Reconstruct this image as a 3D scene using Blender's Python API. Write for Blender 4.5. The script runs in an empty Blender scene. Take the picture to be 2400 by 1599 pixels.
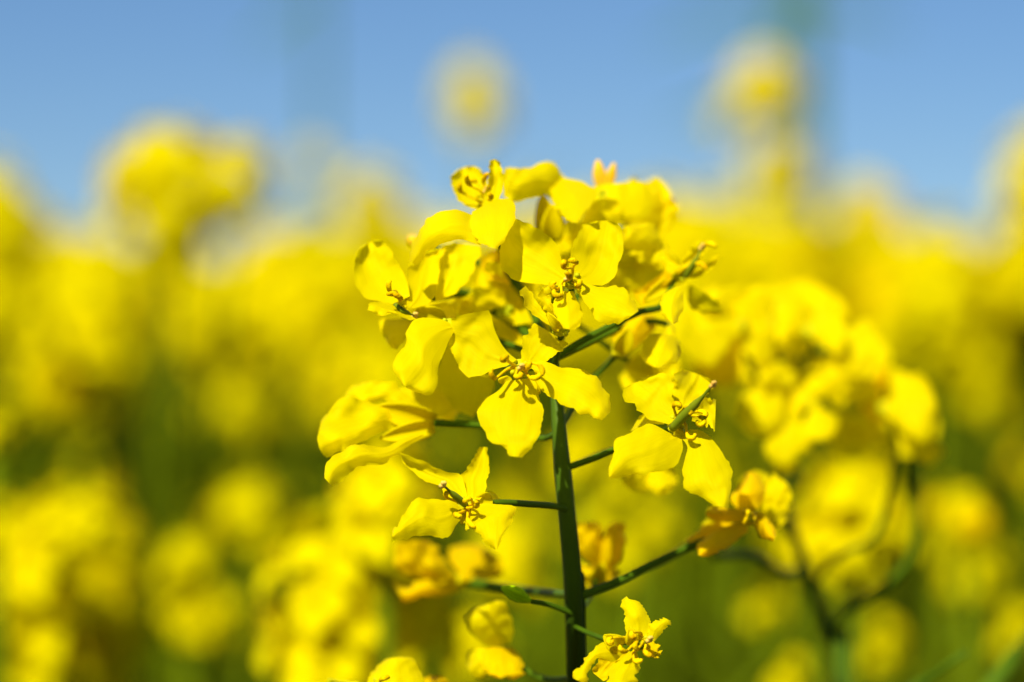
import bpy, math, random
from mathutils import Vector, Matrix, noise, Quaternion

# ---------------------------------------------------------------- camera, sky, sun, exposure
S = bpy.context.scene
C = S.collection
CAM_Z = 1.12
FOCUS = 0.32
PITCH = 1.0
LENS = 100.0
cd = bpy.data.cameras.new('camera'); cam = bpy.data.objects.new('camera', cd); C.objects.link(cam)
cam.location = (0, -FOCUS, CAM_Z)
cam.rotation_euler = (math.radians(90 + PITCH), 0, 0)
cd.lens = LENS; cd.sensor_width = 36; cd.clip_start = 0.02; cd.clip_end = 5000
cd.dof.use_dof = True; cd.dof.focus_distance = FOCUS + 0.001; cd.dof.aperture_fstop = 10.5
S.camera = cam

SUN_EL, SUN_AZ = 44.0, -26.0        # azimuth of the sun seen from behind the camera, to the left
w = bpy.data.worlds.new('World'); S.world = w; w.use_nodes = True
nt = w.node_tree
sky = nt.nodes.new('ShaderNodeTexSky'); sky.sky_type = 'NISHITA'; sky.sun_disc = False
sky.sun_elevation = math.radians(SUN_EL)
sky.sun_rotation = math.radians(180 - SUN_AZ)
sky.altitude = 300; sky.air_density = 0.95; sky.dust_density = 0.0; sky.ozone_density = 10.0
bg = nt.nodes['Background']; bg.inputs['Strength'].default_value = 0.05
nt.links.new(sky.outputs[0], bg.inputs[0])
sl = bpy.data.lights.new('sun', 'SUN'); sl.energy = 4.6; sl.angle = math.radians(0.5); sl.color = (1, 0.95, 0.86)
so = bpy.data.objects.new('sun', sl); C.objects.link(so)
el, az = math.radians(SUN_EL), math.radians(SUN_AZ)
to_sun = Vector((math.sin(az) * math.cos(el), -math.cos(az) * math.cos(el), math.sin(el)))
so.rotation_euler = to_sun.to_track_quat('Z', 'Y').to_euler()
so.location = to_sun * 5
S.view_settings.view_transform = 'Standard'; S.view_settings.look = 'None'
S.view_settings.exposure = 0.78; S.view_settings.gamma = 1.0
S.cycles.max_bounces = 14; S.cycles.transmission_bounces = 8; S.cycles.diffuse_bounces = 12
S.cycles.use_denoising = True

F = 2400 * LENS / 36.0
cp = math.radians(PITCH)
FWD = Vector((0, math.cos(cp), math.sin(cp))); UP = Vector((0, -math.sin(cp), math.cos(cp))); RT = Vector((1, 0, 0))
CAMP = Vector(cam.location)
def at(px, py, dist):
    return CAMP + (RT * ((px - 1200) / F) + UP * ((799.5 - py) / F) + FWD) * dist
def atm(px, py, dz):                       # dz in millimetres behind the focus plane
    if dz > 60: dz += 6
    elif dz > 40: dz = 58 + (dz - 40) * .4
    elif dz > 4: dz = 4 + (dz - 4) * 1.5
    return at(px, py, FOCUS + dz / 1000.0)
MMPP = FOCUS * 1000 / F

# regions in which the plant was measured
def R1(x, y): return (800 + x * .3827, 350 + y * .3827)
def R2(x, y): return (700 + x * .3188, 850 + y * .3188)
def R3(x, y): return (1250 + x * .3827, 750 + y * .3827)
def R4(x, y): return (1400 + x * .3827, 600 + y * .3827)
def R5(x, y): return (600 + x * .3824, 1150 + y * .3824)
def R6(x, y): return (1200 + x * .5098, 1250 + y * .5098)
def R0(x, y): return (x, y)

# ---------------------------------------------------------------- materials
def mat(name, col, col2=None, trans=0.0, tcol=None, rough=0.6, spec=0.15, nscale=40, vein=0.0, bump=0.0, bscale=300):
    m = bpy.data.materials.new(name); m.use_nodes = True
    n, l = m.node_tree.nodes, m.node_tree.links
    p = n['Principled BSDF']; out = n['Material Output']
    p.inputs['Roughness'].default_value = rough
    p.inputs['Specular IOR Level'].default_value = spec
    p.inputs['Specular Tint'].default_value = (*[c ** .3 if c > 0 else .12 for c in col], 1)
    tc = n.new('ShaderNodeTexCoord')
    nz = n.new('ShaderNodeTexNoise'); nz.inputs['Scale'].default_value = nscale; nz.inputs['Detail'].default_value = 4
    l.new(tc.outputs['Object'], nz.inputs['Vector'])
    rp = n.new('ShaderNodeValToRGB')
    rp.color_ramp.elements[0].position = .35; rp.color_ramp.elements[1].position = .65
    rp.color_ramp.elements[0].color = (*(col2 or col), 1); rp.color_ramp.elements[1].color = (*col, 1)
    l.new(nz.outputs['Fac'], rp.inputs['Fac'])
    cout = rp.outputs['Color']
    hgt = None
    if vein:
        mp = n.new('ShaderNodeMapping'); mp.inputs['Scale'].default_value = (34, 2.2, 1)
        l.new(tc.outputs['UV'], mp.inputs['Vector'])
        vn = n.new('ShaderNodeTexNoise'); vn.inputs['Scale'].default_value = 1.0; vn.inputs['Detail'].default_value = 3
        vn.inputs['Distortion'].default_value = .2
        l.new(mp.outputs[0], vn.inputs['Vector'])
        mx = n.new('ShaderNodeMix'); mx.data_type = 'RGBA'; mx.blend_type = 'MULTIPLY'
        mr = n.new('ShaderNodeMapRange'); mr.inputs['To Min'].default_value = 1 - vein; mr.inputs['To Max'].default_value = 1
        mr.inputs['From Min'].default_value = .35; mr.inputs['From Max'].default_value = .6
        l.new(vn.outputs['Fac'], mr.inputs['Value'])
        cb = n.new('ShaderNodeCombineColor'); l.new(mr.outputs[0], cb.inputs[0]); l.new(mr.outputs[0], cb.inputs[1]); l.new(mr.outputs[0], cb.inputs[2])
        mx.inputs[0].default_value = 1
        l.new(cout, mx.inputs[6]); l.new(cb.outputs[0], mx.inputs[7]); cout = mx.outputs[2]
        hgt = vn.outputs['Fac']
    l.new(cout, p.inputs['Base Color'])
    if bump:
        if hgt is None:
            bn = n.new('ShaderNodeTexNoise'); bn.inputs['Scale'].default_value = bscale
            l.new(tc.outputs['Object'], bn.inputs['Vector']); hgt = bn.outputs['Fac']
        b = n.new('ShaderNodeBump'); b.inputs['Strength'].default_value = bump; b.inputs['Distance'].default_value = .0003
        l.new(hgt, b.inputs['Height']); l.new(b.outputs[0], p.inputs['Normal'])
    if trans:
        t = n.new('ShaderNodeBsdfTranslucent')
        t.inputs['Color'].default_value = (*(tcol or col), 1)
        ms = n.new('ShaderNodeMixShader'); ms.inputs[0].default_value = trans
        l.new(p.outputs[0], ms.inputs[1]); l.new(t.outputs[0], ms.inputs[2]); l.new(ms.outputs[0], out.inputs['Surface'])
    return m
M = {
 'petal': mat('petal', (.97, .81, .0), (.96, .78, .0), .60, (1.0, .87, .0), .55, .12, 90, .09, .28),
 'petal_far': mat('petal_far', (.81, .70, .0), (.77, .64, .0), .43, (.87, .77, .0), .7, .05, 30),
 'petal_old': mat('petal_old', (.94, .68, .0), (.90, .60, .0), .52, (1.0, .68, .0), .6, .08, 90, .12, .3),
 'bud_field': mat('bud_field', (.055, .085, .001), (.08, .10, .001), .1, (.08, .11, .0), .5, .1, 120),
 'stem': mat('stem', (.05, .095, .004), (.03, .065, .003), 0, None, .5, .25, 60, 0, .25, 900),
 'stalk': mat('stalk', (.06, .115, .003), (.04, .08, .002), 0, None, .5, .2, 90),
 'leaf': mat('leaf', (.085, .115, .001), (.06, .085, .001), .35, (.17, .21, .001), .6, .1, 25),
 'stalk_far': mat('stalk_far', (.10, .135, .001), (.07, .10, .001), 0, None, .6, .1, 15),
 'sepal': mat('sepal', (.74, .62, .0), (.60, .52, .0), .45, (.8, .68, .0), .6, .1, 120),
 'bud': mat('bud', (.42, .46, .005), (.55, .47, .0), .15, (.5, .5, .0), .5, .15, 120),
 'pistil': mat('pistil', (.10, .16, .004), (.16, .19, .005), 0, None, .45, .25, 200),
 'stigma': mat('stigma', (.75, .55, .08), (.6, .35, .05), 0, None, .7, .1, 600),
 'filament': mat('filament', (.85, .66, .0), (.8, .55, .0), .3, None, .5, .15, 300),
 'anther': mat('anther', (.80, .58, .0), (.50, .27, .0), 0, None, .75, .05, 900, 0, .6, 2500),
 'tall': mat('tall', (.06, .14, .03), (.05, .11, .02), 0, None, .6, .1, 10),
 'soil': mat('soil', (.10, .07, .035), (.06, .045, .02), 0, None, .9, .05, 3, 0, .6, 40),
}

# ---------------------------------------------------------------- object helpers
def link(o): C.objects.link(o); return o
def tag(o, label=None, cat=None, group=None, kind=None):
    if label: o['label'] = label
    if cat: o['category'] = cat
    if group: o['group'] = group
    if kind: o['kind'] = kind
    return o
def empty(name, loc): 
    o = link(bpy.data.objects.new(name, None)); o.location = loc; o.empty_display_size = .02; return o
class MB:
    def __init__(s): s.v = []; s.f = []; s.uv = []; s.mi = []; s.mats = []; s.cur = 0
    def mat(s, m):
        if m not in s.mats: s.mats.append(m)
        s.cur = s.mats.index(m); return s
    def add(s, vs, fs, uvs=None):
        b = len(s.v); s.v += [tuple(x) for x in vs]; s.uv += uvs or [(0, 0)] * len(vs)
        s.f += [tuple(b + i for i in f) for f in fs]; s.mi += [s.cur] * len(fs)
    def tube(s, pts, rad, n=8, cap=True):
        pts = [Vector(p) for p in pts]; k = len(pts)
        if not hasattr(rad, '__len__'): rad = [rad] * k
        vs = []; t0 = (pts[1] - pts[0]).normalized(); a = t0.orthogonal().normalized()
        for i, p in enumerate(pts):
            t = (pts[min(i + 1, k - 1)] - pts[max(i - 1, 0)]).normalized()
            a = (a - t * a.dot(t)).normalized(); b = t.cross(a)
            for j in range(n):
                th = 2 * math.pi * j / n
                vs.append(p + (a * math.cos(th) + b * math.sin(th)) * rad[i])
        fs = [(i * n + j, i * n + (j + 1) % n, (i + 1) * n + (j + 1) % n, (i + 1) * n + j) for i in range(k - 1) for j in range(n)]
        if cap:
            vs += [pts[0], pts[-1]]
            q = k * n
            fs += [(q, (j + 1) % n, j) for j in range(n)] + [(q + 1, (k - 1) * n + j, (k - 1) * n + (j + 1) % n) for j in range(n)]
        s.add(vs, fs)
    def blob(s, c, ax, r, n=8, m=6, bend=0.0):         # egg along ax (Vector with length = half length)
        c = Vector(c); ax = Vector(ax); t = ax.normalized(); a = t.orthogonal().normalized(); b = t.cross(a)
        pts = []; rad = []
        for i in range(m + 1):
            u = -math.cos(math.pi * i / m)
            pts.append(c + ax * u + a * bend * (1 - u * u)); rad.append(max(r * math.sqrt(max(1 - u * u, 0)), r * .05))
        s.tube(pts, rad, n)
    def grid(s, fn, nu, nv):
        vs = []; uv = []
        for i in range(nv + 1):
            for j in range(nu + 1):
                vs.append(fn(j / nu, i / nv)); uv.append((j / nu, i / nv))
        fs = [(i * (nu + 1) + j, i * (nu + 1) + j + 1, (i + 1) * (nu + 1) + j + 1, (i + 1) * (nu + 1) + j) for i in range(nv) for j in range(nu)]
        s.add(vs, fs, uv)
    def build(s, name, m=None, parent=None, org=None, solid=0, sub=0):
        me = bpy.data.meshes.new(name)
        o_ = Vector(org) if org is not None else Vector((0, 0, 0))
        me.from_pydata([tuple(Vector(v) - o_) for v in s.v], [], s.f)
        ul = me.uv_layers.new(name='UVMap')
        idx = [0] * len(me.loops); me.loops.foreach_get('vertex_index', idx)
        flat = []
        for i in idx: flat += s.uv[i]
        ul.data.foreach_set('uv', flat)
        for mm in (s.mats or [m]): me.materials.append(M[mm] if isinstance(mm, str) else mm)
        me.polygons.foreach_set('material_index', s.mi)
        me.polygons.foreach_set('use_smooth', [True] * len(me.polygons))
        me.update()
        o = link(bpy.data.objects.new(name, me))
        if parent: o.parent = parent
        if sub:
            md = o.modifiers.new('sub', 'SUBSURF'); md.levels = md.render_levels = sub
        if solid:
            md = o.modifiers.new('solid', 'SOLIDIFY'); md.thickness = solid; md.offset = 0
        return o

def catmull(P, n):
    P = [Vector(p) for p in P]
    if len(P) == 2: return [P[0].lerp(P[1], i / n) for i in range(n + 1)]
    Q = [P[0] * 2 - P[1]] + P + [P[-1] * 2 - P[-2]]
    out = []
    for i in range(1, len(Q) - 2):
        a, b, c, d = Q[i - 1:i + 3]
        for k in range(12):
            t = k / 12
            out.append(.5 * ((2 * b) + (c - a) * t + (2 * a - 5 * b + 4 * c - d) * t * t + (3 * b - a - 3 * c + d) * t ** 3))
    out.append(P[-1])
    L = [0]
    for i in range(1, len(out)): L.append(L[-1] + (out[i] - out[i - 1]).length)
    res = []; j = 0
    for i in range(n + 1):
        s = L[-1] * i / n
        while j < len(L) - 2 and L[j + 1] < s: j += 1
        f = (s - L[j]) / max(L[j + 1] - L[j], 1e-9)
        res.append(out[j].lerp(out[j + 1], min(max(f, 0), 1)))
    return res

# ---------------------------------------------------------------- the setting
g = MB(); g.add([(-1500, -300, 0), (1500, -300, 0), (1500, 3000, 0), (-1500, 3000, 0)], [(0, 1, 2, 3)])
tag(g.build('ground', 'soil'), kind='structure')

# ---------------------------------------------------------------- the plant in focus
rnd = random.Random(7)
def rails(fn, pts): return [fn(*p) for p in pts]

def petal_shape(mb, fn, Lp, Rp, ctr, dz, gx=0, gy=.35, zt=0, arch=0, cup=0, tilt=0, ruf=.5, nu=22, nv=28, seed=0):
    """a petal between two edges running from its claw to its tip; depth in millimetres"""
    L = catmull([(*fn(*p), 0) for p in Lp], nv); R = catmull([(*fn(*p), 0) for p in Rp], nv)
    cx, cy = fn(*ctr)
    sd = Vector((seed * 7.3, seed * 3.1, seed * 1.7))
    def q(s, t):
        i = min(int(t * nv + .5), nv)
        a, b = L[i], R[i]
        p = a.lerp(b, s)
        wv = (b - a).length
        e = abs(2 * s - 1)
        # a little wander of the rim
        if 0 < t:
            k = ruf * min(1, t * 1.6) * e ** 4 * 15
            n1 = noise.noise(Vector((t * 9, s * 1.5, seed * 5.1))) + .5 * noise.noise(Vector((t * 23, s * 3, seed * 2.3)))
            p = p + (p - a.lerp(b, .5)).normalized() * n1 * k if (p - a.lerp(b, .5)).length > 1e-6 else p
        z = dz + gx * (p.x - cx) * MMPP + gy * (cy - p.y) * MMPP
        z += zt * t + arch * 4 * t * (1 - t) + cup * .6 * (1 - (2 * s - 1) ** 2) * min(1, t * 2.2) + tilt * (2 * s - 1) * t
        nv_ = noise.noise(Vector((p.x * .018, p.y * .018, 0)) + sd)
        n2 = noise.noise(Vector((p.x * .05, p.y * .05, 5)) + sd)
        n3 = noise.noise(Vector((p.x * .03 + p.y * .012, p.y * .02, 9)) + sd * 2)
        z += ruf * min(1, t * 1.3) * (2.2 * nv_ + .55 * n2 * e + .9 * (abs(n3) - .2))
        z += ruf * .9 * e ** 2 * t * math.sin(t * 17 + seed * 2.1 + s * 9)*.5
        z -= .25 * math.exp(-((s - .5) / .05) ** 2) * (1 - t * .7) * .6
        return atm(p.x, p.y, z)
    mb.grid(q, nu, nv)

def auto_rails(b, t, wd, bw=.22, fat=.62):
    b, t = Vector(b), Vector(t); d = t - b; n = Vector((-d.y, d.x)).normalized()
    prof = [(0, bw), (.15, bw * 1.3), (.35, .75), (fat, 1.0), (.82, .86), (.94, .55), (1.0, .16)]
    L = [tuple(b + d * u + n * (w_ * wd / 2)) for u, w_ in prof]; R = [tuple(b + d * u - n * (w_ * wd / 2)) for u, w_ in prof]
    return L, R

main_base = at(1360, 2000, FOCUS + .016); main_base.z = 0
main = empty('rapeseed_plant', main_base)
tag(main, 'sharp rapeseed plant in the centre with open yellow flowers around a dark green stem', 'plant')
MO = main_base

def curve_px(fn, pts):       # pts: (x, y, dz)
    return [atm(*fn(p[0], p[1]), p[2]) for p in pts]
def smooth3(P, n): return catmull(P, n)

# stem
sp = [R3(125, 232) + (9,), R3(118, 330) + (9,), R3(125, 520) + (9,), R3(155, 760) + (9,), R3(190, 980) + (9,), R3(212, 1200) + (10,), R3(232, 1420) + (10,), (1346, 1420, 10), (1352, 1599, 11)]
P = [atm(*p) for p in sp]
P += [at(1356, 1800, FOCUS + .016), Vector((main_base.x + .004, main_base.y, .8)), Vector((main_base.x, main_base.y, .4)), main_base]
st = MB(); pts = smooth3(P, 90)
rad = []
for i, p in enumerate(pts):
    d = (pts[0].z - p.z)
    rad.append((.00055 + min(d / .012, 1) * .00035 + min(d / .03, 1) * .00012 + min(d, .6) * .004) * (1 + .05 * noise.noise(Vector((0, 0, p.z * 300)))))
st.tube(pts, rad, 14)
stem = st.build('stem', 'stem', main, MO)

def stalk(pts3, r0, r1, name='flower_stalk', m='stalk', parent=main, org=MO, n=14):
    b = MB(); p = smooth3(pts3, n); b.tube(p, [r0 + (r1 - r0) * i / n for i in range(n + 1)], 8)
    return b.build(name, m, parent, org)

def stamen(parent, base, tip, ln=1.5, curl=1.0, seed=0, org=MO):
    """filament with a curled anther"""
    r = random.Random(seed)
    base, tip = Vector(base), Vector(tip)
    b = MB(); mid = base.lerp(tip, .5) + Vector((r.uniform(-.6, .6), r.uniform(-.4, .4), r.uniform(-.2, .6))) * .001
    b.mat('filament'); fp = smooth3([base, mid, tip], 8); b.tube(fp, [.00021 - .00007 * i / 8 for i in range(9)], 6)
    d = (tip - mid).normalized(); ax = Vector((r.uniform(-.3, .3), -1, r.uniform(-.3, .3))).normalized()
    side = d.cross(ax).normalized() * r.choice((-1, 1))
    pp = []; R_ = ln * .0008 / (1.5 + curl * 1.5)
    for k in range(11):
        a = k / 10 * (1.0 + 2.9 * curl)
        pp.append(tip + d * (math.sin(a) * R_ * 1.25) + side * (R_ - math.cos(a) * R_) + ax * (.00012 * k))
    b.mat('anther'); b.tube(pp, [.00013 + .00020 * math.sin(math.pi * (k + .7) / 11.4) for k in range(11)], 7)
    return b.build('stamen', None, parent, org)

def sepal(parent, base, tip, wd=.9, bow=.5, org=MO, m='sepal'):
    base, tip = Vector(base), Vector(tip); d = tip - base; n = d.cross(FWD).normalized()
    if n.length < .1: n = RT
    o = d.cross(n).normalized()
    b = MB()
    def q(s, t):
        ww = wd * .001 * (math.sin(math.pi * min(.15 + t * .85, 1)) ** .7 + .1)
        x = (2 * s - 1)
        return base + d * t + n * x * ww + o * (x * x * ww * .7 + bow * .001 * 4 * t * (1 - t))
    b.grid(q, 6, 8)
    return b.build('sepal', m, parent, org, solid=.00018)

def pistil(parent, pts, r=.55, org=MO, style=True):
    b = MB(); b.mat('pistil'); p = smooth3(pts, 12); n = 13
    rr = []
    for i in range(n):
        t = i / 12
        rr.append(.001 * (r * (.8 + .2 * math.sin(math.pi * min(t / .6, 1))) if t < .62 else r * max(.34, .95 - (t - .62) * 9)))
    b.tube(p, rr, 10)
    b.mat('stigma'); d = (p[-1] - p[-2]).normalized()
    for k in range(7):
        a = k * 2.4; off = Vector((math.cos(a), math.sin(a), math.sin(a * 1.7))) * .00022 * (k > 0)
        b.blob(p[-1] + off, d * .0003, .00026, 6, 4)
    return b.build('pistil', None, parent, org)

fl_i = [0]
def flower(fn, ctr, dz, petals, gx=0, gy=.35, stamens=(), pist=None, sepals=(), label=None, m='petal', stalk_from=None, cal=None, sr=(.00038, .00036), st_ln=1.6):
    """petals: (left edge, right edge, options) ; one flower part with its own sub-parts"""
    fl_i[0] += 1; sid = fl_i[0]
    cx, cy = fn(*ctr)
    c3 = atm(cx, cy, dz + .6)
    b = MB(); b.blob(c3 + Vector((0, .0006, 0)), Vector((0, .0009, .0002)), .0011, 10, 6)
    # small green nectaries round the base
    for k in range(4):
        a = k * math.pi / 2 + .6; b.blob(c3 + Vector((math.cos(a) * .0009, -.0002, math.sin(a) * .0009)), Vector((0, .0003, 0)), .00035, 6, 4)
    fo = b.build('flower', 'bud', main, MO)
    if label: fo['label'] = label
    for k, pt in enumerate(petals):
        Lp, Rp, o = pt
        o = dict(o); mm = o.pop('m', m)
        kw = dict(gx=gx, gy=gy); kw.update(o); pz = kw.pop('dz', dz)
        pb = MB(); petal_shape(pb, fn, Lp, Rp, ctr, pz, seed=sid * 10 + k, **kw)
        pb.build('petal', mm, fo, MO)
    for k, s_ in enumerate(stamens):
        (x, y, z), c = s_
        stamen(fo, c3 + Vector((0, -.0006, 0)), atm(*fn(x, y), dz + z), ln=st_ln, curl=c, seed=sid * 31 + k)
    if pist: pistil(fo, [atm(*fn(p[0], p[1]), dz + p[2]) for p in pist[0]], pist[1])
    for s_ in sepals:
        (x0, y0, z0), (x1, y1, z1), wd = s_
        sepal(fo, atm(*fn(x0, y0), dz + z0), atm(*fn(x1, y1), dz + z1), wd)
    if stalk_from:
        end = c3 + Vector((0, .0012, 0)) if cal is None else atm(*fn(cal[0], cal[1]), dz + cal[2])
        stalk([atm(*p) for p in stalk_from] + [end], *sr)
    return fo

# F1 front flower -------------------------------------------------------------
F1 = R1
flower(R1, (1090, 1340), 0, [
  ([(1010, 1330), (930, 1350), (835, 1392), (745, 1375), (700, 1290), (655, 1200)], [(1075, 1290), (1005, 1225), (950, 1130), (910, 1010), (880, 985), (675, 1035)], dict(cup=1.2, ruf=.5, zt=1.2, gy=.1)),
  ([(1100, 1320), (1105, 1230), (1112, 1160), (1150, 1105), (1185, 1065)], [(1160, 1345), (1240, 1300), (1280, 1290), (1335, 1240), (1392, 1190)], dict(cup=.9, zt=2.5, gy=.3)),
  ([(1185, 1360), (1195, 1420), (1240, 1490), (1330, 1545), (1440, 1605), (1560, 1650), (1600, 1655)], [(1150, 1330), (1230, 1295), (1350, 1335), (1500, 1360), (1590, 1410), (1650, 1530), (1655, 1600)], dict(cup=-2.0, ruf=.75, zt=-1.5, tilt=1.6)),
  ([(1010, 1420), (960, 1480), (885, 1530), (830, 1612), (870, 1720), (930, 1800), (985, 1815), (1030, 1878)], [(1170, 1400), (1195, 1440), (1200, 1480), (1225, 1560), (1240, 1640), (1190, 1780), (1150, 1840), (1100, 1888)], dict(cup=-1.6, zt=-2.5, ruf=.5, gy=.45)),
 ], gy=.35,
 stamens=[((1020, 1270, -4), 1.3), ((1110, 1350, -3), .5), ((1065, 1385, -4), 1.2), ((950, 1400, -3.5), .7), ((1205, 1320, -3), .6), ((1150, 1395, -4), .9)],
 pist=([(1090, 1345, .5), (1092, 1340, -2), (1100, 1335, -4.2)], .42),
 sepals=[((1150, 1400, 1), (1215, 1500, .5), .7), ((1040, 1400, 1), (990, 1440, 2), .7)],
 stalk_from=[R3(122, 300) + (9,), R3(60, 240) + (7,), R3(0, 180) + (4,)])

# F2 upper flower -------------------------------------------------------------
flower(R1, (1405, 800), 1.5, [
  ([(1370, 840), (1300, 832), (1215, 828), (1130, 815), (1050, 800), (985, 730), (968, 640), (985, 560)], [(1375, 760), (1350, 680), (1322, 600), (1285, 540), (1215, 492), (1150, 465), (1100, 440), (1050, 428)], dict(cup=1.8, tilt=-1.0, ruf=.5, zt=1.5, gy=.25)),
  ([(1385, 790), (1395, 700), (1415, 600), (1445, 520), (1490, 462), (1560, 440)], [(1440, 815), (1530, 830), (1620, 830), (1690, 760), (1722, 640), (1712, 480), (1655, 436)], dict(cup=1.6, zt=2.5, ruf=.55, gy=.3)),
  ([(1440, 870), (1480, 930), (1530, 980), (1560, 1040), (1600, 1075), (1690, 1068), (1760, 1035)], [(1450, 820), (1530, 828), (1620, 845), (1710, 842), (1765, 870), (1790, 930), (1822, 990)], dict(cup=-1.4, zt=-2, ruf=.7, gy=.45)),
  ([(1345, 870), (1308, 915), (1298, 985), (1320, 1040), (1365, 1098)], [(1420, 870), (1455, 940), (1482, 1020), (1455, 1080), (1420, 1105)], dict(cup=-1.4, zt=-3, ruf=.5, gy=.6)),
 ], stamens=[((1370, 730, -4), 1.4), ((1440, 700, -3), .8), ((1440, 840, -4), .8), ((1330, 850, -3), 1.2), ((1400, 790, -5), .5), ((1350, 890, -4), 1.0)],
 pist=([(1405, 805, 0), (1395, 800, -2), (1385, 790, -4)], .4),
 sepals=[((1290, 880, .5), (1260, 850, 1), .8)],
 stalk_from=[R3(125, 260) + (9,), R1(1340, 1180) + (12,), R1(1400, 1000) + (8,), R1(1410, 880) + (5,)])
# the pair of narrow side petals below it
flower(R1, (1345, 1090), 0, [
  ([(1330, 1118), (1250, 1065), (1200, 1030), (1130, 970), (1112, 910), (1090, 868)], [(1332, 1105), (1290, 1040), (1240, 985), (1195, 930), (1160, 870), (1130, 835)], dict(cup=.8, tilt=1.5, zt=-1, ruf=.4)),
  ([(1300, 1040), (1250, 985), (1215, 940), (1200, 900)], [(1310, 1010), (1300, 960), (1270, 900), (1235, 845)], dict(cup=-.8, tilt=-1, zt=-1.5, ruf=.6)),
 ], stalk_from=[R3(122, 300) + (9,), R1(1340, 1180) + (5,)], sepals=[((1335, 1105, .5), (1260, 1000, -.8), .5)])

# F4 top left flower opening upward -------------------------------------------
flower(R1, (880, 360), 11, [
  ([(840, 370), (760, 345), (705, 290), (670, 220), (672, 165), (720, 120)], [(900, 340), (905, 270), (900, 190), (870, 135), (820, 108), (775, 102)], dict(cup=2.5, zt=2, gy=.6)),
  ([(860, 350), (880, 260), (905, 180), (905, 110), (912, 68)], [(945, 350), (980, 260), (990, 180), (982, 100), (952, 58)], dict(cup=1, zt=-2, dz=9)),
  ([(800, 400), (700, 368), (600, 385), (510, 452), (445, 555), (410, 680)], [(860, 590), (760, 560), (680, 563), (600, 580), (530, 630), (465, 715)], dict(cup=-2.5, zt=3, arch=-3, dz=7, gy=.6)),
  ([(800, 380), (790, 470), (830, 560), (880, 590), (905, 600)], [(960, 300), (1050, 315), (1062, 400), (1045, 480), (1000, 545), (960, 615)], dict(cup=-2, zt=-5, dz=7, gy=.8)),
 ], gy=.6, stamens=[((740, 265, 0), .2), ((795, 225, -1), .2), ((870, 205, 0), .2), ((915, 300, -2), .2), ((830, 200, 1), .1)],
 pist=([(880, 360, 0), (885, 300, -1), (890, 250, -1)], .4),
 stalk_from=[R3(122, 250) + (12,), R1(1130, 900) + (20,), R1(980, 620) + (18,)])

# F6 left flower -----------------------------------------------------------------
flower(R1, (360, 930), 6, [
  ([(310, 950), (220, 930), (140, 905), (92, 830), (78, 720), (100, 620), (150, 580)], [(420, 900), (400, 800), (350, 710), (300, 620), (255, 562), (200, 556)], dict(cup=2.2, zt=2, ruf=.35)),
  ([(400, 960), (400, 900), (400, 800), (430, 700), (480, 640), (580, 610)], [(440, 975), (520, 950), (570, 900), (590, 800), (600, 700), (640, 600)], dict(cup=1.5, zt=4, ruf=.4, dz=6)),
  ([(580, 930), (560, 850), (578, 740), (585, 650), (630, 590), (690, 566)], [(620, 920), (700, 885), (745, 850), (790, 780), (832, 690), (862, 590)], dict(cup=1.5, zt=2.5, dz=9, gy=.1)),
  ([(290, 940), (200, 935), (172, 950), (185, 1000), (240, 1022)], [(460, 1040), (420, 1045), (370, 1030), (320, 990), (275, 1018)], dict(cup=-1.5, zt=-3, dz=4, ruf=.9)),
 ], stamens=[((300, 870, -2), .8), ((370, 915, -3), .6), ((340, 890, -3), .3)],
 pist=([(330, 950, -2), (380, 990, -3), (450, 1020, -1)], .3),
 sepals=[((450, 1010, 1), (640, 1030, 2), 1.0)],
 stalk_from=[R3(122, 250) + (12,), R1(1080, 1080) + (18,), R1(900, 970) + (18,), R1(760, 880) + (17,), R1(600, 900) + (14,)], sr=(.0006, .0006))
# small pale petal hanging below it
flower(R1, (420, 1060), 14, [
  ([(400, 1040), (300, 1040), (235, 1050), (248, 1130), (300, 1215)], [(460, 1060), (450, 1120), (410, 1150), (370, 1190), (335, 1228)], dict(cup=-1.2, zt=-2)),
  ([(560, 1060), (500, 1010), (520, 960), (600, 930)], [(660, 1050), (700, 1000), (700, 940), (650, 900)], dict(cup=-1.2, zt=3)),
 ], stalk_from=[R3(122, 250) + (12,), R1(900, 1150) + (17,), R1(650, 1080) + (17,)])

# F7 bright petals left of the front flower
flower(R1, (660, 1090), 2, [
  ([(665, 1062), (600, 1040), (520, 1032), (440, 1048), (402, 1110), (395, 1190), (335, 1265), (315, 1345), (370, 1430)], [(690, 1120), (655, 1180), (625, 1260), (592, 1345), (590, 1430), (562, 1485), (525, 1508), (470, 1488), (410, 1470)], dict(cup=-2.2, zt=-3, ruf=.5, gy=.35)),
  ([(700, 1150), (640, 1230), (600, 1340), (592, 1450), (650, 1530), (700, 1600)], [(760, 1180), (860, 1380), (930, 1380), (925, 1480), (870, 1580), (800, 1640)], dict(cup=1.2, zt=5, dz=9, gy=-.2)),
  ([(640, 1070), (560, 1000), (520, 960)], [(680, 1080), (700, 1000), (650, 930)], dict(cup=1.2, zt=3, dz=8)),
  ([(880, 1000), (760, 960), (700, 930), (720, 900)], [(860, 1060), (800, 1000), (800, 920), (770, 895)], dict(cup=1.2, zt=3, dz=12)),
 ], stalk_from=[R3(122, 280) + (10,), R1(1000, 1330) + (12,), R1(820, 1200) + (10,)])
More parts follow.
